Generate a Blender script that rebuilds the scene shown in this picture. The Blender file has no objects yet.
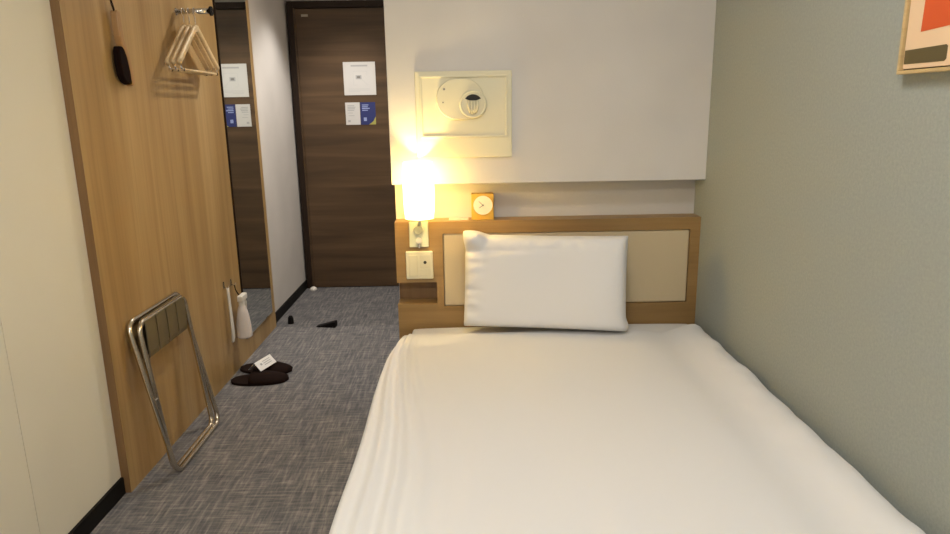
import bpy, bmesh, math, random
from mathutils import Vector, Matrix, noise
random.seed(7)
S = bpy.context.scene
C = S.collection
PI = math.pi

# ---------------------------------------------------------------- camera
F_PX, PITCH, YAW, ROLL, CAM_H = 675.1, 0.2307, 0.0086, -0.0165, 1.30
cam_data = bpy.data.cameras.new('camera')
cam_data.sensor_fit = 'HORIZONTAL'; cam_data.sensor_width = 36.0
cam_data.lens = 36.0 * F_PX / 950.0
cam_data.clip_start = 0.02
cam = bpy.data.objects.new('camera', cam_data); C.objects.link(cam)
fw = Vector((math.sin(YAW)*math.cos(PITCH), math.cos(YAW)*math.cos(PITCH), -math.sin(PITCH)))
rt = Vector((math.cos(YAW), -math.sin(YAW), 0)); up = rt.cross(fw)
r2 = rt*math.cos(ROLL) + up*math.sin(ROLL); u2 = -rt*math.sin(ROLL) + up*math.cos(ROLL)
M = Matrix(((r2.x, u2.x, -fw.x, 0), (r2.y, u2.y, -fw.y, 0), (r2.z, u2.z, -fw.z, CAM_H), (0, 0, 0, 1)))
cam.matrix_world = M
S.camera = cam

# ---------------------------------------------------------------- light, exposure
S.view_settings.view_transform = 'Standard'
S.view_settings.look = 'None'
S.view_settings.exposure = 0.0
S.view_settings.gamma = 1.0
S.view_settings.use_curve_mapping = False
world = bpy.data.worlds.new('world'); S.world = world; world.use_nodes = True
world.node_tree.nodes['Background'].inputs[0].default_value = (1.0, .93, .84, 1)
world.node_tree.nodes['Background'].inputs[1].default_value = 0.3

def light(name, kind, loc, energy, color, size=.1, target=None, **kw):
    d = bpy.data.lights.new(name, kind); d.energy = energy; d.color = color
    if kind == 'AREA':
        d.shape = 'DISK'; d.size = size
    else:
        d.shadow_soft_size = size
    for k, v in kw.items(): setattr(d, k, v)
    o = bpy.data.objects.new(name, d); C.objects.link(o); o.location = loc
    if target is not None:
        o.rotation_euler = (Vector(target)-Vector(loc)).to_track_quat('-Z', 'Y').to_euler()
    return o
WARM = (1.0, .86, .68)
light('ceiling_light_glow', 'AREA', (.12, 1.05, 2.37), 13, (1.0, .975, .93), .42, (.12, 1.05, 0))
light('ceiling_light_glow', 'AREA', (-.25, -.55, 2.37), 31, (1.0, .975, .93), .42, (-.25, -.55, 0))
light('downlight_glow', 'SPOT', (-.42, 3.65, 2.375), 72, (1.0, .92, .82), .05, (-.50, 3.60, 0), spot_size=2.5, spot_blend=.9)
light('downlight_glow', 'SPOT', (-.78, 4.45, 2.375), 60, (1.0, .95, .89), .04, (-.78, 4.45, 0), spot_size=1.5, spot_blend=.6)

# ---------------------------------------------------------------- materials
def mat(name, col, rough=.6, metal=0, **kw):
    m = bpy.data.materials.new(name); m.use_nodes = True
    b = m.node_tree.nodes['Principled BSDF']
    b.inputs['Base Color'].default_value = (*col, 1); b.inputs['Roughness'].default_value = rough
    b.inputs['Metallic'].default_value = metal
    for k, v in kw.items(): b.inputs[k.replace('_', ' ')].default_value = v
    return m
def nd(m, t, **kw):
    n = m.node_tree.nodes.new(t)
    for k, v in kw.items(): setattr(n, k, v)
    return n
def lk(m, a, b): m.node_tree.links.new(a, b)
def coords(m, scale, rot=(0, 0, 0)):
    tc = nd(m, 'ShaderNodeTexCoord'); mp = nd(m, 'ShaderNodeMapping')
    mp.inputs['Scale'].default_value = scale; mp.inputs['Rotation'].default_value = rot
    lk(m, tc.outputs['Object'], mp.inputs['Vector']); return mp.outputs['Vector']
def ramp(m, fac, stops):
    r = nd(m, 'ShaderNodeValToRGB'); e = r.color_ramp.elements
    while len(e) < len(stops): e.new(.5)
    for el, (p, c) in zip(e, stops): el.position = p; el.color = (*c, 1)
    lk(m, fac, r.inputs['Fac']); return r.outputs['Color']
def noisetex(m, vec, scale=1, detail=4, rough=.55, dist=0):
    n = nd(m, 'ShaderNodeTexNoise'); n.inputs['Scale'].default_value = scale
    n.inputs['Detail'].default_value = detail; n.inputs['Roughness'].default_value = rough
    n.inputs['Distortion'].default_value = dist
    lk(m, vec, n.inputs['Vector']); return n.outputs['Fac']
def mixc(m, a, b, fac, mode='MIX'):
    x = nd(m, 'ShaderNodeMix'); x.data_type = 'RGBA'; x.blend_type = mode
    if isinstance(fac, (int, float)): x.inputs['Factor'].default_value = fac
    else: lk(m, fac, x.inputs['Factor'])
    lk(m, a, x.inputs['A']); lk(m, b, x.inputs['B']); return x.outputs['Result']
def bump(m, h, strength=.2, dist=.002):
    b = nd(m, 'ShaderNodeBump'); b.inputs['Strength'].default_value = strength; b.inputs['Distance'].default_value = dist
    lk(m, h, b.inputs['Height']); lk(m, b.outputs['Normal'], m.node_tree.nodes['Principled BSDF'].inputs['Normal'])
def base(m, c): lk(m, c, m.node_tree.nodes['Principled BSDF'].inputs['Base Color'])

def wood(name, lo, mid, hi, fine, broad, rough=.45):
    m = mat(name, mid, rough)
    a = noisetex(m, coords(m, broad), 1, 3, .5, .6)
    b = noisetex(m, coords(m, fine), 1, 5, .65, .2)
    ca = ramp(m, a, [(.3, lo), (.5, mid), (.72, hi)])
    cb = ramp(m, b, [(.30, (.80, .78, .74)), (.54, (1, 1, 1)), (.8, (1.0, 1.0, 1.0))])
    base(m, mixc(m, ca, cb, .75, 'MULTIPLY'))
    bump(m, b, .08, .001)
    return m
M_OAK = wood('oak_veneer_vertical', (.33, .20, .072), (.43, .278, .112), (.54, .37, .168), (60, 60, 1.2), (7, 7, .45), .42)
M_OAKH = wood('oak_veneer_horizontal', (.25, .145, .050), (.31, .185, .066), (.37, .23, .088), (1.5, 60, 60), (.8, 9, 9), .45)
M_EDGE = wood('oak_edge', (.20, .11, .045), (.25, .14, .058), (.30, .17, .07), (60, 60, 1.2), (9, 9, .5), .5)
M_DOOR = wood('walnut_door_veneer', (.060, .033, .015), (.090, .051, .023), (.135, .078, .037), (1.2, 40, 50), (.7, 5, 11), .42)
M_FRAME = mat('dark_door_frame', (.022, .012, .007), .45, Specular_IOR_Level=.25)
M_BLACK = mat('black_rubber', (.006, .005, .005), .7, Specular_IOR_Level=.15)
M_BASE = mat('black_baseboard', (.006, .005, .004), .6, Specular_IOR_Level=.2)

def wall_mat(name, col, grain=260, strength=.25, var=.05):
    m = mat(name, col, .85)
    n = noisetex(m, coords(m, (1, 1, 1)), grain, 3, .6)
    big = noisetex(m, coords(m, (1, 1, 1)), 3, 2, .5)
    lo = tuple(c*(1-var) for c in col); hi = tuple(min(1, c*(1+var)) for c in col)
    base(m, ramp(m, big, [(.3, lo), (.7, hi)]))
    bump(m, n, strength, .0015)
    return m
M_WHITE = wall_mat('white_wallpaper', (.62, .585, .545))
M_CREAM = wall_mat('cream_wall_panel', (.80, .755, .62), 120, .05, .02)
M_CEIL = wall_mat('ceiling_paper', (.74, .71, .66))
M_RECESS = wall_mat('white_wallpaper_recess', (.60, .565, .52))

def sage():
    m = mat('sage_wallpaper', (.30, .31, .27), .8)
    n = noisetex(m, coords(m, (1, 1, 1)), 140, 4, .7)
    w = noisetex(m, coords(m, (1, 260, 60)), 1, 3, .7)
    base(m, ramp(m, n, [(.25, (.29, .31, .275)), (.5, (.32, .342, .312)), (.8, (.375, .39, .345))]))
    bump(m, w, .35, .002)
    return m
M_SAGE = sage()

def carpet(name, k):
    m = mat(name, (.1, .1, .1), .95)
    a = noisetex(m, coords(m, (75, 7, 1)), 1, 3, .7)
    b = noisetex(m, coords(m, (9, 95, 1)), 1, 3, .7)
    c = noisetex(m, coords(m, (1, 1, 1)), 9, 4, .6)
    f = noisetex(m, coords(m, (1, 1, 1)), 420, 2, .6)
    ca = ramp(m, a, [(.34, tuple(x*k for x in (.055, .056, .064))), (.5, tuple(x*k for x in (.115, .112, .117))), (.66, tuple(x*k for x in (.27, .25, .23)))])
    cb = ramp(m, b, [(.34, tuple(x*k for x in (.070, .070, .078))), (.52, tuple(x*k for x in (.135, .128, .128))), (.68, tuple(x*k for x in (.28, .26, .235)))])
    x = mixc(m, ca, cb, c)
    f2 = ramp(m, f, [(.3, (.7, .7, .7)), (.7, (1.0, 1.0, 1.0))])
    base(m, mixc(m, x, f2, .7, 'MULTIPLY'))
    bump(m, f, .6, .004)
    return m
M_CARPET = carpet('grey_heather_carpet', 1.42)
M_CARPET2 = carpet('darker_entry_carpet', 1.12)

def fabric(name, col, grain=900, s=.15):
    m = mat(name, col, .85, Sheen_Weight=.15)
    n = noisetex(m, coords(m, (1, 1, 1)), grain, 2, .6)
    w = noisetex(m, coords(m, (1, 1, 1)), 14, 3, .5)
    mx = nd(m, 'ShaderNodeMath', operation='ADD'); lk(m, n, mx.inputs[0]); lk(m, w, mx.inputs[1])
    bump(m, mx.outputs[0], s, .003)
    return m
M_LINEN = fabric('white_duvet_cotton', (.715, .70, .685), 900, .2)
M_PILLOW = fabric('white_pillowcase_cotton', (.74, .72, .70), 900, .2)
M_LEATHER = mat('cream_leatherette', (.56, .455, .29), .5)
bump(M_LEATHER, noisetex(M_LEATHER, coords(M_LEATHER, (1, 1, 1)), 500, 2), .1, .001)
M_CHROME = mat('champagne_chrome', (.66, .60, .50), .22, 1)
M_STEEL = mat('polished_chrome', (.8, .78, .75), .12, 1)
M_STRAP = mat('olive_brown_webbing', (.14, .108, .052), .9)
bump(M_STRAP, noisetex(M_STRAP, coords(M_STRAP, (300, 40, 300)), 1, 2), .4, .001)
M_MIRROR = mat('mirror_glass', (.80, .83, .80), .015, 1)
M_HANGER = wood('pale_hanger_wood', (.74, .55, .29), (.80, .60, .33), (.86, .67, .40), (8, 90, 90), (3, 12, 12), .4)
M_BRUSHW = wood('brush_beech', (.42, .24, .10), (.48, .28, .12), (.55, .33, .15), (60, 60, 3), (9, 9, 1), .4)
M_BRISTLE = mat('dark_bristle', (.010, .004, .003), .9, 0, Specular_IOR_Level=.1)
M_WPLAST = mat('white_plastic', (.78, .74, .66), .35)
M_CPLAST = mat('cream_plastic', (.74, .68, .48), .4)
M_CPLAST2 = mat('cream_plastic_inset', (.69, .63, .44), .45)
M_GREY = mat('grey_detail', (.22, .21, .19), .5)
M_DARK = mat('dark_hole', (.015, .013, .012), .7)
M_CLEAR = mat('clear_acrylic', (.80, .82, .76), .12, 0, Transmission_Weight=.55, IOR=1.2)
M_SLIP = mat('dark_brown_slipper', (.014, .007, .005), .9, Specular_IOR_Level=.1)
bump(M_SLIP, noisetex(M_SLIP, coords(M_SLIP, (1, 1, 1)), 300, 2), .3, .001)
M_PAPER = mat('white_paper', (.64, .625, .60), .7)
M_PRINT = mat('grey_print', (.42, .42, .42), .7)
M_BLUE = mat('blue_print', (.022, .032, .15), .6)
M_LIME = mat('yellow_green_print', (.38, .36, .09), .6)
M_CLOCKW = mat('amber_clock_wood', (.62, .37, .05), .45)
M_CLOCKF = mat('cream_clock_dial', (.80, .74, .58), .5)
M_GOLDW = wood('pale_gold_frame_wood', (.52, .37, .17), (.58, .42, .20), (.64, .47, .24), (3, 3, 60), (2, 2, 9), .4)
M_PEACH = mat('peach_art_paper', (.78, .56, .36), .7)
M_ORANGE = mat('orange_red_paint', (.62, .09, .018), .7)
M_OLIVE = mat('dark_olive_paint', (.10, .075, .028), .7)
M_PINK = mat('pinkish_bottle_plastic', (.72, .66, .62), .35)

def shade_mat():
    m = bpy.data.materials.new('lamp_shade_glow'); m.use_nodes = True; nt = m.node_tree
    for n in list(nt.nodes): nt.nodes.remove(n)
    out = nd(m, 'ShaderNodeOutputMaterial'); tr = nd(m, 'ShaderNodeBsdfTranslucent'); df = nd(m, 'ShaderNodeBsdfDiffuse')
    em = nd(m, 'ShaderNodeEmission'); a = nd(m, 'ShaderNodeMixShader'); b = nd(m, 'ShaderNodeAddShader')
    tr.inputs['Color'].default_value = (.9, .78, .48, 1); df.inputs['Color'].default_value = (.85, .75, .55, 1)
    em.inputs['Color'].default_value = (1, .74, .26, 1); em.inputs['Strength'].default_value = 3.4
    a.inputs[0].default_value = .3
    lk(m, tr.outputs[0], a.inputs[1]); lk(m, df.outputs[0], a.inputs[2])
    lk(m, a.outputs[0], b.inputs[0]); lk(m, em.outputs[0], b.inputs[1]); lk(m, b.outputs[0], out.inputs[0])
    return m
M_SHADE = shade_mat()
M_BULB = mat('bulb_glass', (.9, .85, .7), .4, 0, Emission_Color=(1, .78, .42, 1), Emission_Strength=12)
M_DIFF = mat('light_diffuser', (.9, .88, .84), .4, 0, Emission_Color=(1, .88, .72, 1), Emission_Strength=3)

# ---------------------------------------------------------------- mesh helpers
class MB:
    def __init__(s): s.bm = bmesh.new(); s.mats = []; s.mi = 0
    def m(s, mt):
        if mt not in s.mats: s.mats.append(mt)
        s.mi = s.mats.index(mt); return s
    def _mark(s, f0):
        s.bm.faces.ensure_lookup_table()
        for f in s.bm.faces[f0:]: f.material_index = s.mi
    def box(s, x0, x1, y0, y1, z0, z1, mtx=None, bev=0):
        f0 = len(s.bm.faces)
        b = bmesh.new(); bmesh.ops.create_cube(b, size=1)
        for v in b.verts:
            v.co = Vector(((x0+x1)/2+v.co.x*(x1-x0), (y0+y1)/2+v.co.y*(y1-y0), (z0+z1)/2+v.co.z*(z1-z0)))
        if bev: bmesh.ops.bevel(b, geom=list(b.edges), offset=bev, segments=2, affect='EDGES', profile=.5)
        if mtx is not None: b.transform(mtx)
        s._merge(b); s._mark(f0); return s
    def _merge(s, b):
        me = bpy.data.meshes.new('tmp'); b.to_mesh(me); b.free(); s.bm.from_mesh(me); bpy.data.meshes.remove(me)
    def cyl(s, p0, p1, r, n=20, r1=None, caps=True):
        f0 = len(s.bm.faces); p0, p1 = Vector(p0), Vector(p1); d = p1-p0
        b = bmesh.new(); bmesh.ops.create_cone(b, cap_ends=caps, segments=n, radius1=r, radius2=r if r1 is None else r1, depth=d.length)
        b.transform(Matrix.Translation((p0+p1)/2) @ d.to_track_quat('Z', 'Y').to_matrix().to_4x4())
        s._merge(b); s._mark(f0); return s
    def tube(s, pts, r, n=12, closed=False, flat=None, ref=(0, 0, 1)):
        """sweep a circle (or an ellipse flat=(a,b)) along points"""
        f0 = len(s.bm.faces); pts = [Vector(p) for p in pts]; N = len(pts); rings = []; prev = None
        for i, p in enumerate(pts):
            a = pts[(i-1) % N] if (closed or i > 0) else p
            c = pts[(i+1) % N] if (closed or i < N-1) else p
            t = (c-a).normalized()
            if prev is None:
                rf = Vector(ref)
                if abs(rf.dot(t)) > .95: rf = Vector((1, 0, 0))
                nrm = (rf-t*rf.dot(t)).normalized()
            else: nrm = (prev-t*prev.dot(t)).normalized()
            prev = nrm; bn = t.cross(nrm)
            rr = r[i] if isinstance(r, (list, tuple)) else r
            ea, eb = flat if flat else (rr, rr)
            rings.append([s.bm.verts.new(p+nrm*ea*math.cos(2*PI*k/n)+bn*eb*math.sin(2*PI*k/n)) for k in range(n)])
        for i in range(N if closed else N-1):
            A, B = rings[i], rings[(i+1) % N]
            for k in range(n): s.bm.faces.new((A[k], A[(k+1) % n], B[(k+1) % n], B[k]))
        if not closed: s.bm.faces.new(list(reversed(rings[0]))); s.bm.faces.new(rings[-1])
        s._mark(f0); return s
    def lathe(s, prof, cx, cy, n=28, caps=True):
        f0 = len(s.bm.faces); rings = []
        for (r, z) in prof: rings.append([s.bm.verts.new((cx+r*math.cos(2*PI*k/n), cy+r*math.sin(2*PI*k/n), z)) for k in range(n)])
        for A, B in zip(rings, rings[1:]):
            for k in range(n): s.bm.faces.new((A[k], A[(k+1) % n], B[(k+1) % n], B[k]))
        if caps: s.bm.faces.new(list(reversed(rings[0]))); s.bm.faces.new(rings[-1])
        s._mark(f0); return s
    def prism(s, pts, off, mtx=None):
        """extrude a closed polygon (list of 3-D points) by vector off"""
        f0 = len(s.bm.faces); off = Vector(off)
        A = [s.bm.verts.new(Vector(p)) for p in pts]; B = [s.bm.verts.new(Vector(p)+off) for p in pts]
        s.bm.faces.new(A); s.bm.faces.new(list(reversed(B)))
        for i in range(len(A)):
            j = (i+1) % len(A); s.bm.faces.new((A[j], A[i], B[i], B[j]))
        if mtx is not None:
            for v in A+B: v.co = mtx @ v.co
        s._mark(f0); return s
    def build(s, name, parent=None, smooth=False, origin=None, bevel=0, subsurf=0):
        bmesh.ops.recalc_face_normals(s.bm, faces=list(s.bm.faces))
        if origin is None:
            if parent is not None: origin = parent.location
            else:
                xs = [v.co for v in s.bm.verts]
                origin = Vector(((min(v.x for v in xs)+max(v.x for v in xs))/2, (min(v.y for v in xs)+max(v.y for v in xs))/2, min(v.z for v in xs)))
        origin = Vector(origin)
        if parent is not None and parent.parent is not None: pass
        for v in s.bm.verts: v.co -= origin
        me = bpy.data.meshes.new(name); s.bm.to_mesh(me); s.bm.free()
        for mt in s.mats: me.materials.append(mt)
        o = bpy.data.objects.new(name, me); C.objects.link(o)
        if parent is not None:
            o.parent = parent
            w = Vector((0, 0, 0)); q = parent
            while q is not None: w += q.location; q = q.parent
            o.location = origin - w
        else: o.location = origin
        if smooth:
            for p in me.polygons: p.use_smooth = True
        if bevel:
            b = o.modifiers.new('bevel', 'BEVEL'); b.width = bevel; b.segments = 2; b.limit_method = 'ANGLE'; b.angle_limit = .6
        if subsurf:
            b = o.modifiers.new('subsurf', 'SUBSURF'); b.levels = subsurf; b.render_levels = subsurf
        return o
def wloc(o):
    w = Vector((0, 0, 0))
    while o is not None: w += o.location; o = o.parent
    return w
def part(name, mb, parent, **kw): return mb.build(name, parent, origin=wloc(parent), **kw)
def thing(name, label, cat, loc, group=None):
    o = bpy.data.objects.new(name, None); C.objects.link(o); o.location = loc; o.empty_display_size = .05
    return tag(o, label, cat, group)
def tag(o, label, cat, group=None):
    o['label'] = label; o['category'] = cat
    if group: o['group'] = group
    return o
def struct(o, label=None):
    o['kind'] = 'structure'
    if label: o['label'] = label
    return o
def auto_smooth(o, ang=.6):
    me = o.data
    for p in me.polygons: p.use_smooth = True
    me.update()
    b = bmesh.new(); b.from_mesh(me)
    for e in b.edges:
        if len(e.link_faces) == 2 and e.calc_face_angle(0) > ang: e.smooth = False
    b.to_mesh(me); b.free(); return o
def rrect(cy, cz, w, h, r, x, n=6):
    pts = []
    for sx, sz, a0 in ((1, 1, 0), (-1, 1, PI/2), (-1, -1, PI), (1, -1, 1.5*PI)):
        for k in range(n+1):
            a = a0+PI/2*k/n
            pts.append((x, cy+sx*(w/2-r)+r*math.cos(a), cz+sz*(h/2-r)+r*math.sin(a)))
    return pts

# ---------------------------------------------------------------- room shell
XW, XR, YD, YB = -1.235, .88, 4.99, -1.30       # left wall, right wall, entrance door wall, wall behind
YREC, YBOX, XBL = 2.605, 2.495, -.281
CEIL = 2.40
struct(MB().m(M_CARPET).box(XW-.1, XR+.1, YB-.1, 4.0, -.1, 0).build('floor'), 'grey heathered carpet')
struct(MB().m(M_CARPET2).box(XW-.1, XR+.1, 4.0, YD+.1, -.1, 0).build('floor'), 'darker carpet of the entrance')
struct(MB().m(M_CEIL).box(XW-.1, XR+.1, YB-.1, YD+.1, CEIL, CEIL+.1).build('ceiling'))
# left wall: cream boards with fine seams up to the wood panel, white wallpaper beyond
w = MB().m(M_CREAM)
ys = [YB, -.01, .852, 1.712, 2.16]
for a, b in zip(ys, ys[1:]): w.box(XW-.1, XW, a+.0012, b-.0012, 0, CEIL)
w.m(M_EDGE).box(XW-.1, XW-.004, YB, 2.16, 0, CEIL)
struct(w.build('wall_left'), 'cream panelled wall with a fine vertical seam')
struct(MB().m(M_WHITE).box(XW-.1, XW, 2.161, YD, 0, CEIL).build('wall_left'), 'white corridor wall')
struct(MB().m(M_SAGE).box(XR, XR+.1, YB, YREC+.1, 0, CEIL).build('wall_right'), 'sage grey textured wallpaper')
struct(MB().m(M_RECESS).box(XBL+.10, XR, YREC, YREC+.10, 0, CEIL).box(XBL, XBL+.10, YREC, YD, 0, CEIL).build('wall_back'), 'wall behind the headboard')
struct(MB().m(M_WHITE).box(XBL, XR, YBOX, YREC, 1.03, CEIL).build('wall_back', bevel=.002), 'boxed-out white wall above the headboard')
struct(MB().m(M_WHITE).box(XW, XBL, YD, YD+.1, 0, CEIL).build('wall_back'), 'white wall around the entrance door')
struct(MB().m(M_WHITE).box(XW-.1, XR+.1, YB-.1, YB, 0, CEIL).build('wall_front'))
struct(MB().m(M_BASE).box(XW, XW+.010, YB, 2.149, 0, .062).build('baseboard_left'))
struct(MB().m(M_BASE).box(XW, XW+.010, 4.026, 4.94, 0, .062).build('baseboard_left'))

# entrance door
DH = 2.035
d = thing('door_1', 'dark walnut entrance door', 'door', (-.75, 4.95, 0)); del d['category']; struct(d)
part('door_frame', MB().m(M_FRAME).box(-1.222, -1.180, 4.925, 4.99, 0, DH).box(-.345, -.283, 4.915, 4.99, 0, DH)
     .box(-1.180, -.345, 4.925, 4.99, DH-.045, DH), d, bevel=.003)
part('door_leaf', MB().m(M_DOOR).box(-1.177, -.348, 4.945, 4.988, .006, DH-.048), d)
part('stop_strip', MB().m(M_DOOR).box(-1.180, -1.172, 4.930, 4.944, 0, DH-.045), d)
part('door_plaque', MB().m(mat('aluminium_plaque', (.42, .37, .27), .4)).box(-1.128, -1.082, 4.940, 4.9449, 1.935, 1.950), d)
h = part('door_handle', MB().m(M_STEEL).cyl((-.42, 4.944, 1.0), (-.42, 4.90, 1.0), .011).cyl((-.42, 4.9, 1.0), (-.53, 4.9, 1.0), .010)
         .box(-.445, -.395, 4.940, 4.9449, .90, 1.10), d)

# ---------------------------------------------------------------- paper notices on the entrance door
PY = 4.9448
def sheet(name, label, x0, x1, z0, z1, drawer, bg):
    b = MB().m(bg).box(x0, x1, PY-.0012, PY, z0, z1)
    drawer(b, x0, x1, z0, z1)
    return tag(b.build(name), label, 'notice', 'notices on the entrance door')
def bar(b, x0, x1, z0, z1, lift=.0016): b.box(x0, x1, PY-lift, PY-.0011, z0, z1)
def plan(b, x0, x1, z0, z1):
    b.m(M_PRINT); W = x1-x0; Hh = z1-z0
    bar(b, x0+.24*W, x0+.76*W, z1-.14*Hh, z1-.09*Hh)
    bar(b, x0+.38*W, x0+.56*W, z0+.48*Hh, z0+.60*Hh)
    b.m(M_GREY); bar(b, x0+.42*W, x0+.52*W, z0+.51*Hh, z0+.57*Hh, .002)
    b.m(mat('pale_grey_print', (.56, .56, .55), .7))
    for (a, c, e, g) in ((.30, .31, .30, .72), (.30, .74, .715, .725), (.73, .74, .60, .72), (.30, .42, .30, .31), (.6, .78, .30, .305)):
        bar(b, x0+a*W, x0+c*W, z0+e*Hh, z0+g*Hh)
    for k in range(6):  # diagonal leader line
        bar(b, x0+(.55+.03*k)*W, x0+(.585+.03*k)*W, z0+(.47-.03*k)*Hh, z0+(.485-.03*k)*Hh)
    for zz in (.18, .14, .10): bar(b, x0+.14*W, x0+(.80 if zz > .1 else .5)*W, z0+zz*Hh, z0+(zz+.015)*Hh)
def text_rows(mt, rows):
    def f(b, x0, x1, z0, z1):
        W = x1-x0; Hh = z1-z0; b.m(mt)
        for (a, c, zz, t) in rows: bar(b, x0+a*W, x0+c*W, z0+zz*Hh, z0+(zz+t)*Hh)
    return f
sheet('notice_sheet', 'large white square sheet with a small diagram, above the two cards on the dark door', -.861, -.636, 1.405, 1.631, plan, M_PAPER)
rows = [(.15, .62, .84, .035), (.15, .7, .77, .035), (.15, .66, .70, .035), (.15, .6, .63, .03), (.15, .5, .52, .02), (.2, .6, .40, .02), (.15, .32, .12, .09)]
sheet('notice_card', 'narrow white card with grey lines of text beside the blue card on the dark door', -.861, -.758, 1.2, 1.355, text_rows(M_PRINT, rows), M_PAPER)
M_PALEBLUE = mat('pale_blue_print', (.30, .36, .62), .6)
def bluecard(b, x0, x1, z0, z1):
    rows = [(.12, .55, .86, .04), (.12, .5, .78, .04), (.12, .62, .70, .05), (.12, .5, .62, .04), (.2, .4, .16, .16)]
    text_rows(M_PALEBLUE, rows)(b, x0, x1, z0, z1)
    b.m(M_LIME).prism([(x1, PY-.0011, z0), (x1, PY-.0011, z0+.055), (x1-.018, PY-.0011, z0+.022), (x1-.05, PY-.0011, z0)], (0, -.0006, 0))
sheet('notice_card', 'dark blue card with a yellow-green corner, under the white sheet on the door', -.755, -.648, 1.2, 1.355, bluecard, M_BLUE)

# ---------------------------------------------------------------- wood wall panel and mirror (left)
XP = -1.207
P0, P1, MY0, MY1, MZ0 = 2.152, 4.022, 3.455, 3.945, .115
g = thing('wood_wall_panel', 'tall oak veneer wall panel carrying the mirror, hanger rail and brush', 'wall panel', (XW, 3.0, 0))
b = MB().m(M_OAK)
b.box(XW, XP, P0+.001, MY0, 0, 2.37).box(XW, XP, MY1, P1, 0, 2.37).box(XW, XP, MY0, MY1, 0, MZ0).box(XW, XP-.012, MY0, MY1, MZ0, 2.37)
part('board', b, g)
part('edge_strip', MB().m(M_EDGE).box(XW, XP+.0004, P0, P0+.001, 0, 2.37), g)
m = thing('wall_mirror', 'full length mirror set in the oak panel, reflecting the dark door', 'mirror', (XP-.006, 3.7, MZ0))
part('mirror_glass', MB().m(M_MIRROR).box(XP-.0118, XP+.009, MY0+.0045, MY1-.004, MZ0+.004, 2.366), m)
part('mirror_edge_shadow', MB().m(M_FRAME).box(XP-.0118, XP+.0095, MY0+.0003, MY0+.0045, MZ0+.0003, 2.369), m, )  # thin dark strip painting in the shadow line at the mirror's near edge

# clothes brush
bx = XP+.022
g = thing('clothes_brush', 'wooden clothes brush with dark bristles hanging on the oak panel', 'brush', (bx, 2.43, 1.39))
def brush_outline(x, pts): return [(x, y, z) for y, z in pts]
hand = [(2.432, 1.640), (2.440, 1.645), (2.452, 1.640), (2.456, 1.60), (2.458, 1.555), (2.470, 1.527), (2.486, 1.49), (2.496, 1.44),
        (2.498, 1.41), (2.490, 1.395), (2.476, 1.397), (2.474, 1.44), (2.464, 1.49), (2.442, 1.528), (2.432, 1.56), (2.430, 1.60)]
part('handle', MB().m(M_BRUSHW).prism(brush_outline(bx-.014, hand), (.026, 0, 0)), g, bevel=.006)
br = [(2.450, 1.517), (2.463, 1.492), (2.473, 1.45), (2.477, 1.402), (2.460, 1.400), (2.436, 1.408), (2.418, 1.430), (2.412, 1.47), (2.414, 1.512), (2.422, 1.526), (2.438, 1.526)]
part('bristles', MB().m(M_BRISTLE).prism(brush_outline(bx-.013, br), (.025, 0, 0)), g, bevel=.004)
part('hanging_cord', MB().m(M_SLIP).tube([(bx, 2.433, 1.640), (bx-.002, 2.426, 1.66), (XP+.016, 2.422, 1.702)], .0018, 8)
     .tube([(bx, 2.439, 1.640), (bx-.002, 2.436, 1.66), (XP+.016, 2.424, 1.702)], .0018, 8), g)
g = thing('wall_hook', 'small chrome hook above the clothes brush', 'hook', (XP, 2.423, 1.70), 'hooks on the oak panel')
part('base_plate', MB().m(M_STEEL).cyl((XP, 2.423, 1.715), (XP+.005, 2.423, 1.715), .014), g)
part('peg', MB().m(M_STEEL).tube([(XP+.004, 2.423, 1.710), (XP+.014, 2.423, 1.702), (XP+.022, 2.423, 1.704), (XP+.026, 2.423, 1.714)], .003, 10), g, smooth=True)

# hanger rail
RY = 3.0
g = thing('hanger_rail', 'clear and chrome rail projecting from the oak panel above wooden hangers', 'rail', (XP, RY, 1.71))
part('mount_plate', MB().m(M_STEEL).cyl((XP, RY, 1.713), (XP+.004, RY, 1.713), .015, 28), g)
part('bar', MB().m(M_STEEL).cyl((XP+.004, RY, 1.713), (XP+.145, RY, 1.713), .011, 24), g, smooth=True)
part('end_cap', MB().m(M_BLACK).cyl((XP+.145, RY, 1.713), (XP+.153, RY, 1.713), .019, 20).m(M_STEEL).cyl((XP+.153, RY, 1.713), (XP+.155, RY, 1.713), .006), g)

def arm(side, x):
    """one curved hanger arm in the plane x, from the neck down to its end"""
    pts = [(0, 1.648), (.025, 1.636), (.06, 1.610), (.11, 1.572), (.155, 1.538), (.195, 1.508), (.212, 1.494)]
    return [(x, RY+side*a, z) for a, z in pts]
def make_hanger(x, label):
    g = thing('clothes_hanger', label, 'hanger', (x, RY, 1.46), 'wooden hangers on the rail')
    b = MB().m(M_HANGER)
    for s in (-1, 1):
        P = arm(s, x)
        b.tube(P, .01, 14, flat=(.015, .0085), ref=(0, 0, 1))
    b.box(x-.0085, x+.0085, RY-.020, RY+.020, 1.628, 1.658, bev=.006)
    part('shoulder', b, g, smooth=True)
    part('trouser_bar', MB().m(M_HANGER).cyl((x, RY-.178, 1.470), (x, RY+.186, 1.470), .0055, 16), g, smooth=True)
    for s in (-1, 1):
        part('clip', MB().m(M_STEEL).tube([(x, RY+s*.200, 1.494), (x, RY+s*.196, 1.478), (x, RY+s*.186, 1.470)], .003, 8)
             .cyl((x, RY+s*.178, 1.470), (x, RY+s*.190, 1.470), .008, 14), g, smooth=False)
    hk = [(x, RY, 1.655), (x, RY, 1.680)]
    for k in range(11):
        a = -PI/2+PI*1.25*k/10
        hk.append((x, RY-.0155*math.cos(a), 1.711+.0155*math.sin(a)))
    part('hook', MB().m(M_STEEL).tube(hk, .0022, 8), g, smooth=True)
    return g
make_hanger(XP+.078, 'wooden hanger nearest the tip of the rail, foremost of three')
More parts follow.
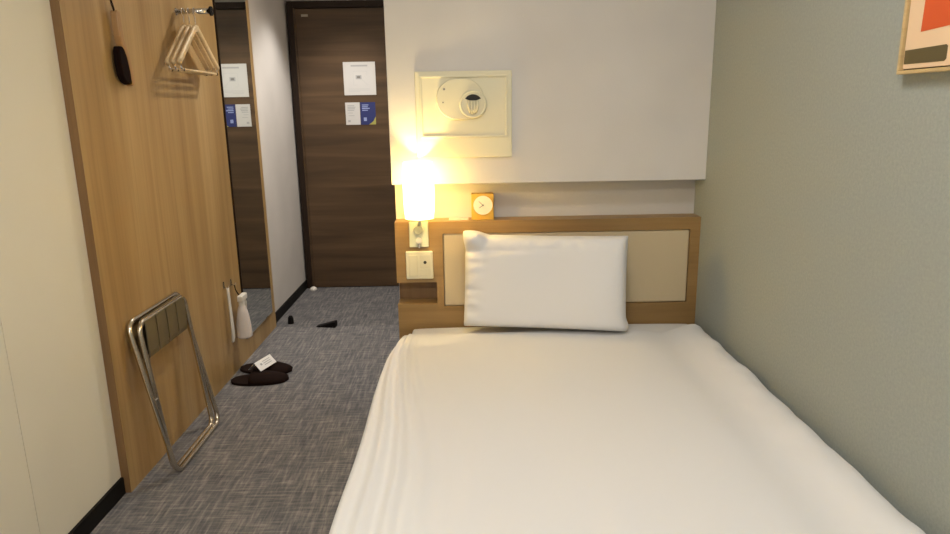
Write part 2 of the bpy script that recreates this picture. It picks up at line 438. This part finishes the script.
make_hanger(XP+.054, 'middle one of the three wooden hangers on the rail')
make_hanger(XP+.031, 'wooden hanger closest to the oak panel, rearmost of three')

# hooks, shoehorn and spray bottle beside the mirror
def small_hook(y, z, label):
    g = thing('wall_hook', label, 'hook', (XP, y, z), 'hooks on the oak panel')
    part('base_plate', MB().m(M_CHROME).box(XP, XP+.003, y-.008, y+.008, z-.004, z+.030, bev=.001), g)
    part('peg', MB().m(M_CHROME).tube([(XP+.003, y, z+.004), (XP+.014, y, z-.002), (XP+.022, y, z), (XP+.026, y, z+.010)], .0025, 8), g, smooth=True)
small_hook(3.215, .463, 'small brass-toned hook holding the white shoehorn')
small_hook(3.315, .452, 'small brass-toned hook above the white spray bottle')
b = MB().m(M_WPLAST)
prof = [(.462, .012, .004, 0), (.44, .014, .004, 0), (.38, .015, .004, .001), (.30, .017, .005, .003), (.24, .019, .006, .004), (.205, .020, .006, .003), (.185, .014, .005, .0), (.180, .008, .003, 0)]
rings = []
for z, hw, dp, lean in prof:
    rings.append([b.bm.verts.new((XP+.0165+lean+dp*math.sin(a)*.7+.006*math.cos(a)**2, 3.215+hw*math.cos(a), z)) for a in [2*PI*k/16 for k in range(16)]])
for A, B in zip(rings, rings[1:]):
    for k in range(16): b.bm.faces.new((A[k], A[(k+1) % 16], B[(k+1) % 16], B[k]))
b.bm.faces.new(rings[0]); b.bm.faces.new(rings[-1])
o = tag(b.build('shoehorn', smooth=True), 'long white plastic shoehorn hanging low on the oak panel', 'shoehorn')

SX, SY = XP+.046, 3.315
g = thing('spray_bottle', 'white trigger spray bottle hanging in front of the mirror edge', 'spray bottle', (SX, SY, .175))
o = part('bottle_body', MB().m(M_PINK).lathe([(.034, .175), (.039, .182), (.037, .235), (.031, .285), (.026, .312), (.020, .332), (.014, .345), (.012, .352)], SX, SY), g); auto_smooth(o)
part('collar', MB().m(M_WPLAST).cyl((SX, SY, .345), (SX, SY, .368), .015), g)
part('spray_head', MB().m(M_WPLAST).box(SX-.014, SX+.014, SY-.026, SY+.056, .366, .398, bev=.006), g)
part('trigger', MB().m(M_WPLAST).tube([(SX, SY+.044, .370), (SX, SY+.055, .345), (SX, SY+.050, .315)], .0075, 8), g, smooth=True)
part('hanging_strap', MB().m(M_BLACK).tube([(XP+.018, SY, .452), (XP+.020, SY+.004, .425), (SX-.008, SY+.002, .392), (SX-.012, SY, .368)], .003, 8), g)

# ---------------------------------------------------------------- folding luggage rack
g = thing('luggage_rack', 'folded metal luggage rack with dark webbing leaning on the oak panel', 'luggage rack', (-1.12, 2.48, 0))
def loop(xt, zt, xb, zb, y0, y1, r=.05):
    """closed rounded rectangle leaning from bottom (xb,zb) to top (xt,zt)"""
    Lv = math.hypot(xt-xb, zt-zb); pts = []
    for (sy, sv, a0) in ((1, 1, 0), (-1, 1, PI/2), (-1, -1, PI), (1, -1, 1.5*PI)):
        for k in range(9):
            a = a0+PI/2*k/8
            yy = (y0+y1)/2+sy*((y1-y0)/2-r)+r*math.cos(a)
            vv = Lv/2+sv*(Lv/2-r)+r*math.sin(a)
            t = vv/Lv
            pts.append(Vector((xb+(xt-xb)*t, yy, zb+(zt-zb)*t)))
    return pts
TR = .0095
A = loop(XP+.0105, .588, -1.088, TR+.0005, 2.258, 2.690, .045)
B = loop(XP+.037, .578, -1.1085, TR+.0005, 2.279, 2.669, .04)
part('outer_frame', MB().m(M_CHROME).tube(A, TR, 14, closed=True, ref=(1, 0, 0)), g, smooth=True)
part('inner_frame', MB().m(M_CHROME).tube(B, TR, 14, closed=True, ref=(1, 0, 0)), g, smooth=True)
for sy, yy in ((0, 2.269), (1, 2.679)):
    part('pivot_bolt', MB().m(M_STEEL).cyl((-1.135, yy-.012, .30), (-1.135, yy+.012, .30), .004, 12), g)
xa, xb_ = XP+.0105, XP+.037
for k in range(4):
    y0 = 2.308+k*.086
    zt = .578
    P = [(xa+TR+.001, 0, zt-.01), (xa+TR+.001, 0, zt-.07), (xa+TR+.002, 0, zt-.125), (xa+TR+.004, 0, zt-.136), (xb_-TR-.001, 0, zt-.06), (xb_-TR-.002, 0, zt-.02),
         (xb_-.004, 0, zt+TR+.0015), (xb_+TR+.0015, 0, zt), (xb_+TR+.003, 0, zt-.04), (xb_+TR+.004, 0, zt-.115), (xb_+TR+.001, 0, zt-.135), (xb_+TR-.010, 0, zt-.142)]
    b = MB().m(M_STRAP); f = []
    for dy in (0, .078):
        f.append(([b.bm.verts.new((x-.001, y0+dy, z)) for x, _, z in P], [b.bm.verts.new((x+.0012, y0+dy, z)) for x, _, z in P]))
    n = len(P)
    for i in range(n-1):
        for j in (0, 1): b.bm.faces.new((f[0][j][i], f[0][j][i+1], f[1][j][i+1], f[1][j][i]))
        for j in (0, 1): b.bm.faces.new((f[j][0][i], f[j][0][i+1], f[j][1][i+1], f[j][1][i]))
    part('strap', b, g)

# ---------------------------------------------------------------- slippers, card, door stops on the floor
def slipper(name, label, cx, cy, rot, L=.285, Wd=.128):
    g = thing(name, label, 'slipper', (cx, cy, 0), 'dark slippers on the carpet')
    R = Matrix.Translation((cx, cy, 0)) @ Matrix.Rotation(rot, 4, 'Z')
    def width(t): return Wd/2*(.72+.30*math.sin(PI*min(1, t*1.05))+.10*t)*math.sqrt(max(0, 1-(2*t-1)**6))
    out = []
    N = 20
    ts = [i/N for i in range(N+1)]
    pl = [((t-.5)*L, width(t)) for t in ts]
    poly = [(x, w, 0) for x, w in pl] + [(x, -w, 0) for x, w in reversed(pl[1:-1])]
    poly = [p for i, p in enumerate(poly)]
    part('sole', MB().m(M_SLIP).prism([Vector(p)+Vector((0, 0, .001)) for p in poly], (0, 0, .012), R), g, bevel=.002)
    b = MB().m(M_SLIP); rows = []
    for i in range(9):
        t = .36+.61*i/8; w_ = width(t)*1.02; hh = .042*(1-.55*(i/8)**2)
        rows.append([b.bm.verts.new(R @ Vector(((t-.5)*L, -w_*math.cos(PI*k/10), .006+hh*math.sin(PI*k/10)))) for k in range(11)])
    for A_, B_ in zip(rows, rows[1:]):
        for k in range(10): b.bm.faces.new((A_[k], A_[k+1], B_[k+1], B_[k]))
    b.bm.faces.new(rows[-1])
    o = part('upper', b, g, smooth=True)
    s = o.modifiers.new('thick', 'SOLIDIFY'); s.thickness = .004; s.offset = -1
slipper('slipper', 'dark brown slipper nearer the viewer, lying under the white folded card', -1.050, 3.150, .05)
slipper('slipper', 'dark brown slipper farther back, pushed against the oak panel', -1.060, 3.292, -.20)
# folded paper card lying across the slippers like a little tent
ax = Vector((.040, .125, 0)).normalized(); sd = Vector((ax.y, -ax.x, 0)); c0 = Vector((-1.055, 3.225, .050))
M_CARD = mat('bright_white_card', (.86, .85, .83), .6)
b = MB().m(M_CARD)
for s_ in (-1, 1):
    p = [c0-ax*.068+Vector((0, 0, .038)), c0+ax*.068+Vector((0, 0, .038)), c0+ax*.068+sd*s_*.036, c0-ax*.068+sd*s_*.036]
    nrm = Vector((0, 0, -.0012)); b.m(M_CARD).prism(p, nrm)
pc = lambda u, v: c0+ax*u+sd*.036*v+Vector((0, 0, .038*(1-v)+.0008))
b.m(M_PRINT).prism([pc(-.040, .35), pc(-.026, .35), pc(-.026, .55), pc(-.040, .55)], (0, 0, .0004))
for k in range(3): b.prism([pc(-.015, .25+.2*k), pc(.045, .25+.2*k), pc(.045, .31+.2*k), pc(-.015, .31+.2*k)], (0, 0, .0004))
tag(b.build('folded_card'), 'small white folded paper card standing on the dark slippers', 'card')

o = MB().m(M_BLACK).cyl((-1.130, 4.075, 0), (-1.130, 4.075, .042), .019, 20, r1=.016).cyl((-1.130, 4.075, .042), (-1.130, 4.075, .050), .013, 20, r1=.010).build('door_stopper')
tag(o, 'small upright black rubber stop standing near the corridor baseboard', 'door stop')
b = MB().m(M_BLACK).prism([(-.958, 3.985, 0.0005), (-.832, 3.965, 0.0005), (-.832, 3.965, .034), (-.838, 3.966, .036)], (.006, .050, 0))
tag(b.build('door_wedge', bevel=.002), 'flat black rubber wedge lying in the middle of the corridor carpet', 'door wedge')
b = MB().m(M_WPLAST).lathe([(.026, .0), (.028, .006), (.020, .020), (.008, .026)], -1.165, 4.88)
tag(b.build('floor_bumper', smooth=True), 'tiny white stop on the carpet at the foot of the dark door', 'door stop')

# ---------------------------------------------------------------- headboard
HY, HZ, HX0, HX1 = 2.517, .887, -.279, .8795
g = thing('headboard', 'oak bed headboard with cream padded inset and small open cubby', 'headboard', ((HX0+HX1)/2, HY, 0))
b = MB().m(M_OAKH)
YF = YREC-.001
CB = (-.262, -.126, .566, .652)    # cubby x0 x1 z0 z1
IN = (-.099, .842, .553, .839)
b.box(HX0, HX1, HY, YF, HZ-.047, HZ)                             # top rail
b.box(IN[1], HX1, HY, YF, .03, HZ-.047)                           # right stile
b.box(HX0, IN[1], HY, YF, .03, IN[2])                             # lower rail
b.box(CB[1], IN[0], HY, YF, IN[2], HZ-.047)                       # stile between cubby and pad
b.box(HX0, CB[1], HY, YF, CB[3], HZ-.047)                         # face over cubby
b.box(HX0, CB[1], HY, YF, IN[2], CB[2])
part('frame', b, g)
part('cubby_lining', MB().m(M_EDGE).box(HX0, CB[1]-.0005, YF-.006, YF-.001, CB[2], CB[3]), g)
part('plinth', MB().m(M_FRAME).box(HX0+.01, HX1-.01, HY+.01, YF, 0, .03), g)
o = part('padded_panel', MB().m(M_LEATHER).box(IN[0]+.001, IN[1]-.001, HY+.004, YF-.02, IN[2]+.001, IN[3]-.001, bev=.006), g)

# switch plate and socket
g = thing('switch_plate', 'square cream switch plate with rocker and jack below the lamp', 'switch', (-.19, HY-.010, .667))
part('plate', MB().m(M_CPLAST).box(-.241, -.138, HY-.010, HY-.0002, .667, .776, bev=.004), g)
part('rocker', MB().m(M_CPLAST2).box(-.230, -.196, HY-.013, HY-.010, .680, .762, bev=.002), g)
part('jack', MB().m(M_CPLAST2).box(-.188, -.148, HY-.012, HY-.010, .712, .762, bev=.0015).m(M_DARK).cyl((-.168, HY-.0125, .733), (-.168, HY-.010, .733), .006), g)
part('lower_key', MB().m(M_CPLAST2).box(-.188, -.148, HY-.012, HY-.010, .680, .705, bev=.0015), g)

# lamp
LX, LY = -.177, 2.425
g = thing('bedside_lamp', 'lit bedside lamp with glowing white cylinder shade on the headboard', 'lamp', (LX, LY, .79))
M_BRK = mat('pale_green_bracket', (.60, .62, .50), .35)
part('bracket_plate', MB().m(M_BRK).box(-.225, -.152, HY-.008, HY-.0002, .791, .889, bev=.003), g)
part('dimmer_knob', MB().m(mat('grey_knob', (.36, .37, .30), .4)).cyl((-.190, HY-.018, .858), (-.190, HY-.008, .858), .017, 24), g, bevel=.002)
part('pull_switch', MB().m(M_WPLAST).cyl((-.188, HY-.016, .818), (-.188, HY-.008, .818), .012, 20).m(M_STEEL).cyl((-.188, HY-.013, .790), (-.188, HY-.013, .808), .0045, 12), g)
part('arm', MB().m(M_BRK).tube([(-.186, HY-.008, .880), (-.184, HY-.03, .886), (LX, LY+.03, .905), (LX, LY, .93)], .006, 10), g, smooth=True)
part('bulb_socket', MB().m(M_BRK).cyl((LX, LY, .925), (LX, LY, .965), .016), g)
b = MB().m(M_SHADE)
b.lathe([(.0520, .916), (.0545, .95), (.0550, 1.02), (.0535, 1.09), (.0520, 1.118)], LX, LY, 40, caps=False)
o = part('lamp_shade', b, g, smooth=True)
o = part('bulb', MB().m(M_BULB).lathe([(.010, .965), (.013, .970), (.018, .982), (.018, .994), (.010, 1.003), (.002, 1.006)], LX, LY, 20), g, smooth=True)
light('bedside_lamp_glow', 'POINT', (LX, LY, 1.028), 11, (1.0, .76, .34), .016)

# clock
CX0, CX1, CY0, CY1, CZ0, CZ1 = .012, .097, 2.545, 2.590, HZ, HZ+.098
g = thing('desk_clock', 'square amber wooden desk clock with round cream dial on the headboard', 'clock', ((CX0+CX1)/2, (CY0+CY1)/2, HZ))
part('case', MB().m(M_CLOCKW).box(CX0, CX1, CY0, CY1, CZ0, CZ1, bev=.002), g)
cc = (.0555, .942)
part('dial', MB().m(M_CLOCKF).cyl((cc[0], CY0-.001, cc[1]), (cc[0], CY0+.001, cc[1]), .037, 48), g)
b = MB().m(M_CLOCKW).tube([(cc[0]+.038*math.cos(a), CY0-.001, cc[1]+.038*math.sin(a)) for a in [2*PI*k/48 for k in range(48)]], .0018, 8, closed=True)
part('bezel', b, g, smooth=True)
b = MB().m(M_GREY)
for a, L_, wd in ((math.radians(135), .022, .0016), (math.radians(125+90), .016, .002)):
    dx, dz = math.cos(a), math.sin(a)
    b.tube([(cc[0]-dx*.004, CY0-.002, cc[1]-dz*.004), (cc[0]+dx*L_, CY0-.002, cc[1]+dz*L_)], wd*.6, 6)
b.cyl((cc[0], CY0-.003, cc[1]), (cc[0], CY0-.001, cc[1]), .0035, 12)
part('hands', b, g)
# flat card on the ledge
tag(MB().m(M_PAPER).box(-.075, .000, 2.545, 2.590, HZ, HZ+.0025, bev=.0005).build('ledge_card'), 'thin white card lying on the headboard ledge left of the clock', 'card')

# ---------------------------------------------------------------- plastic fixture on the boxed wall
g = thing('wall_fixture', 'cream rectangular wall unit with round vent mounted above the lamp', 'wall unit', (-.012, YBOX, 1.128))
FX0, FX1, FZ0, FZ1 = -.182, .163, 1.126, 1.430
Y0 = YBOX
part('back_plate', MB().m(M_CPLAST).box(FX0, FX1, Y0-.010, Y0-.0002, FZ0, FZ1, bev=.003), g)
b = MB().m(M_CPLAST)
ix0, ix1, iz0, iz1 = -.166, .148, 1.198, 1.416
for (a, c, e, f_) in ((ix0, ix1, iz1-.008, iz1), (ix0, ix1, iz0, iz0+.008), (ix0, ix0+.008, iz0+.008, iz1-.008), (ix1-.008, ix1, iz0+.008, iz1-.008)):
    b.box(a, c, Y0-.0145, Y0-.010, e, f_, bev=.0015)
part('raised_rim', b, g)
def rr_xz(cx, cz, w, h, r, n=8):
    pts = []
    for sx, sz, a0 in ((1, 1, 0), (-1, 1, PI/2), (-1, -1, PI), (1, -1, 1.5*PI)):
        for k in range(n+1):
            a = a0+PI/2*k/n; pts.append((cx+sx*(w/2-r)+r*math.cos(a), cz+sz*(h/2-r)+r*math.sin(a)))
    return pts
part('oval_cover', MB().m(M_CPLAST2).prism([(x, Y0-.0100, z) for x, z in rr_xz(-.022, 1.333, .170, .142, .070)], (0, -.010, 0)), g, bevel=.003)
RC = (.024, 1.315)
b = MB().m(M_CPLAST).tube([(RC[0]+.0445*math.cos(a), Y0-.020, RC[1]+.0445*math.sin(a)) for a in [2*PI*k/48 for k in range(48)]], .0048, 10, closed=True)
part('round_bezel', b, g, smooth=True)
part('round_vent', MB().m(M_CPLAST2).cyl((RC[0], Y0-.022, RC[1]), (RC[0], Y0-.0195, RC[1]), .0415, 40), g)
b = MB().m(M_DARK); up_pts = []
for k in range(13):
    a = math.radians(35+110*k/12); up_pts.append((RC[0]+.034*math.cos(a), Y0-.0225, RC[1]+.034*math.sin(a)))
lo = [(RC[0]+.0275*(1-2*k/8), Y0-.0225, RC[1]+.0185-.007*math.sin(PI*k/8)) for k in range(8, -1, -1)]
b.prism(up_pts+lo, (0, -.0006, 0)); part('dark_slot', b, g)
b = MB().m(M_CPLAST)
for k in (-1.5, -.5, .5, 1.5): b.tube([(RC[0]+.011*k, Y0-.023, RC[1]+.012), (RC[0]+.0105*k, Y0-.027, RC[1]-.012), (RC[0]+.006*k, Y0-.023, RC[1]-.037+abs(k)*.005)], .0046, 10)
part('rib', b, g, smooth=True)
for sx, sz in ((-.078, 1.368), (-.083, 1.322), (.062, 1.318)):
    part('screw', MB().m(M_GREY).cyl((sx, Y0-.0215, sz), (sx, Y0-.019, sz), .0028 if sz < 1.35 else .004, 12), g)

# ---------------------------------------------------------------- bed
g = thing('bed', 'single bed base and mattress in white, head against the oak headboard', 'bed', (.30, 1.5, 0))
BY0, BY1 = .55, 2.512
part('bed_base', MB().m(fabric('brown_base_fabric', (.10, .07, .045), 500)).box(-.215, .840, BY0+.02, BY1, .10, .24, bev=.01), g)
for x in (-.18, .79):
    for y in (BY0+.10, BY1-.10): part('leg', MB().m(M_FRAME).cyl((x, y, 0), (x, y, .10), .022, 16), g)
o = part('mattress', MB().m(M_LINEN).box(-.234, .860, BY0, BY1, .22, .484, bev=.03), g, smooth=True)
o.modifiers.new('b', 'SUBSURF').levels = 1

# duvet: a draped sheet over the mattress, soft lengthwise folds along the open side
DY0, DY1 = .42, 2.362
DXL, DXR = -.262, .873
def duvet():
    b = MB().m(M_LINEN); NY = 130
    prof = []                       # cross-section parameter: (x, z, edge weight)
    nt = 230
    def sec(u, y):
        """u in 0..1 goes from hem on the open (left) side across the top to the tuck on the wall side"""
        hang = .30; rr = .045; W = DXR-DXL
        top = .506
        # narrowing toward the head
        kx = max(0, (y-2.12)/(DY1-2.12)) if y > 2.12 else 0
        xl = DXL-.028+.032*kx**2 + .003*math.sin(y*9)
        xr = DXR
        Ls = [hang, rr*PI/2, (xr-xl-2*rr), .03]
        tot = sum(Ls); s = u*tot
        if s < Ls[0]:
            t = s/Ls[0]; x = xl; z = top-rr-hang*(1-t); nx, nz = -1, 0
            f = .006*math.sin(y*15+1.3*math.sin(y*4))*(1-t)
            x -= f+.004
        elif s < Ls[0]+Ls[1]:
            a = (s-Ls[0])/rr; x = xl+rr-rr*math.cos(a); z = top-rr+rr*math.sin(a)
        elif s < Ls[0]+Ls[1]+Ls[2]:
            x = xl+rr+(s-Ls[0]-Ls[1]); z = top
        else:
            t = (s-sum(Ls[:3]))/.03; x = xr-rr+rr*math.sin(t*PI/2); z = top-rr*(1-math.cos(t*PI/2))
        # lengthwise folds, strongest near the open edge, fanning from the head corner
        d = x-xl
        fan = .35+.65*min(1, max(0, (2.36-y)/1.0))
        if z > top-rr:
            q = d/fan
            wv = .0075*math.sin(q*115+.7*math.sin(y*3.1)+.6)*math.exp(-max(0, q-.12)/.05)*min(1, q/.02)
            wv += .003*math.sin(q*41+y*2.0)*math.exp(-q/.22)
            z += wv*min(1, max(0, (2.40-y)/.15))
            z += .004*noise.noise(Vector((x*3.2, y*2.3, 1.7)))+.002*noise.noise(Vector((x*9, y*5, 4.2)))
            # puffy ridge along the wall side
            e = xr-x
            z += .016*math.exp(-((e-.07)/.05)**2)*(1+.5*noise.noise(Vector((0, y*4, 9))))
            z -= .012*math.exp(-((e-.17)/.06)**2)
            z += .022*noise.noise(Vector((2, y*5.5, 3)))*math.exp(-(e/.06)**2)+.006*noise.noise(Vector((x*20, y*14, 3)))*math.exp(-(e/.12)**2)
            z -= .02*math.exp(-(e/.018)**2)
        # rolled end at the head
        k2 = max(0, (y-(DY1-.05))/.05)
        if k2 > 0: z -= .012*(1-math.sqrt(max(0, 1-k2*k2)))*(1 if z > .44 else 0)
        return Vector((min(x, XR-.002), y, z))
    rows = []
    for j in range(NY+1):
        y = DY0+(DY1-DY0)*(1-(1-j/NY)**1.3)
        rows.append([b.bm.verts.new(sec((i/nt), y)) for i in range(nt+1)])
    for A_, B_ in zip(rows, rows[1:]):
        for i in range(nt): b.bm.faces.new((A_[i], A_[i+1], B_[i+1], B_[i]))
    # foot end hangs down
    foot = []
    for i, v in enumerate(rows[0]): foot.append(b.bm.verts.new((v.co.x, v.co.y-.02, max(.20, min(v.co.z, .2)))))
    for i in range(nt): b.bm.faces.new((rows[0][i], rows[0][i+1], foot[i+1], foot[i]))
    o = b.build('duvet', smooth=True)
    up = sum(p.normal.z*p.area for p in o.data.polygons)
    if up < 0: o.data.flip_normals()
    s = o.modifiers.new('thick', 'SOLIDIFY'); s.thickness = .006; s.offset = -1
    return o
tag(duvet(), 'smooth white duvet spread over the bed, folds running down its open side', 'duvet')

# pillow leaning on the headboard
def pillow():
    b = MB().m(M_PILLOW)
    W, Hh, T = .600, .350, .135
    NX, NZ = 44, 34
    def pt(i, k, side):
        u = -1+2*i/NX; v = -1+2*k/NZ
        ex = 1-abs(u)**9; ez = 1-abs(v)**(9 if v > 0 else 14)
        th = T/2*(max(0, ex*ez))**.42
        x = u*W/2; z = v*Hh/2
        x *= 1-.014*(1-abs(v)**2.0)*0-.020*abs(v)**8*0
        # corners: square, slightly pulled out ; sides a little sunk between the corners
        x += -.004*math.copysign(1, u)*abs(u)**3*(1-v*v)
        z += -.004*math.copysign(1, v)*abs(v)**3*(1-u*u)
        y = side*th
        if side < 0:
            w = (1-u**6)*(1-v**6)
            y += w*(.003*math.sin(14*(x-1.1*z)+1)+.004*noise.noise(Vector((x*6, z*7, 3))))
            # creases next to the left edge and along the top
            y += .010*noise.noise(Vector((u*4, v*9, 6)))*math.exp(-((u+.86)/.12)**2)*(1-v**4)
            y += .010*noise.noise(Vector((u*9, v*4, 2)))*math.exp(-((v-.80)/.12)**2)*(1-u**4)
            y += .010*math.exp(-((u+.72)/.035)**2)*max(0, v-.15)
            y += .008*math.exp(-((v-.70-.1*u)/.05)**2)*(.5-.5*u)
        # loose hem flap at the lower right corner
        x += .012*math.exp(-((v+.86)/.10)**2)*max(0, u)**12
        # puffed knot of cloth at the upper left corner
        rk = math.hypot((u+.88)/.16, (v-.90)/.22); k_ = math.exp(-rk**4)*1.25-.35*math.exp(-((rk-1.25)/.22)**2)*(1 if side < 0 else 0)
        z += .011*k_; y -= .020*k_*(1 if side < 0 else .2); x -= .004*k_
        return Vector((x, y, z))
    F = [[b.bm.verts.new(pt(i, k, -1)) for k in range(NZ+1)] for i in range(NX+1)]
    Bk = [[(F[i][k] if (i in (0, NX) or k in (0, NZ)) else b.bm.verts.new(pt(i, k, 1))) for k in range(NZ+1)] for i in range(NX+1)]
    for i in range(NX):
        for k in range(NZ):
            b.bm.faces.new((F[i][k], F[i+1][k], F[i+1][k+1], F[i][k+1]))
            b.bm.faces.new((Bk[i][k], Bk[i][k+1], Bk[i+1][k+1], Bk[i+1][k]))
    R = Matrix.Translation((.272, 2.380, .681)) @ Matrix.Rotation(-.17, 4, 'Z') @ Matrix.Rotation(math.radians(-10), 4, 'X') @ Matrix.Rotation(-.0, 4, 'Y')
    b.bm.transform(R)
    o = b.build('pillow', smooth=True); o.modifiers.new('s', 'SUBSURF').levels = 1
    return o
tag(pillow(), 'plump white pillow propped upright against the padded headboard', 'pillow')

# ---------------------------------------------------------------- framed picture on the right wall
AY1, AY0, AZ0, AZ1, AX = 1.392, .93, 1.352, 1.99, .860
g = thing('framed_picture', 'abstract orange and peach picture in thin pale wood frame on the right wall', 'picture', (XR, (AY0+AY1)/2, AZ0))
fwid = .007
part('frame', MB().m(M_GOLDW).box(AX, XR-.0004, AY0, AY1, AZ0, AZ0+fwid).box(AX, XR-.0004, AY0, AY1, AZ1-fwid, AZ1)
     .box(AX, XR-.0004, AY0, AY0+fwid, AZ0+fwid, AZ1-fwid).box(AX, XR-.0004, AY1-fwid, AY1, AZ0+fwid, AZ1-fwid), g, bevel=.001)
cv = AX+.006
b = MB().m(M_PEACH).box(cv, XR-.002, AY0+fwid+.003, AY1-fwid-.003, AZ0+fwid+.003, AZ1-fwid-.003)
b.m(M_OLIVE).prism([(cv-.0006, y, z) for y, z in ((1.380, 1.371), (1.264, 1.370), (1.259, 1.374), (1.259, 1.396), (1.263, 1.399), (1.380, 1.397))], (.0005, 0, 0))
b.m(M_ORANGE).prism([(cv-.0006, y, z) for y, z in ((1.340, 1.428), (1.20, 1.434), (1.02, 1.47), (1.02, 1.78), (1.33, 1.72))], (.0005, 0, 0))
part('art_panel', b, g)
part('shadow_gap', MB().m(M_OLIVE).box(AX+.010, XR-.001, AY0+fwid, AY1-fwid, AZ0+fwid, AZ1-fwid), g)

# ---------------------------------------------------------------- ceiling fittings (lamps of the room)
def fitting(x, y, r, name, label):
    g = thing(name, label, 'ceiling light', (x, y, CEIL), 'ceiling lights')
    part('trim_ring', MB().m(M_WPLAST).lathe([(r, CEIL-.0005), (r, CEIL-.012), (r*.85, CEIL-.012), (r*.85, CEIL-.0005)], x, y, 32, caps=False), g)
    part('diffuser', MB().m(M_DIFF).cyl((x, y, CEIL-.006), (x, y, CEIL-.001), r*.84, 32), g)
fitting(.12, 1.05, .24, 'ceiling_light', 'round ceiling light above the bed')
fitting(-.25, -.55, .24, 'ceiling_light', 'round ceiling light behind the viewer')
fitting(-.42, 3.65, .06, 'downlight', 'small downlight in front of the mirror')
fitting(-.78, 4.45, .06, 'downlight', 'small downlight by the entrance door')
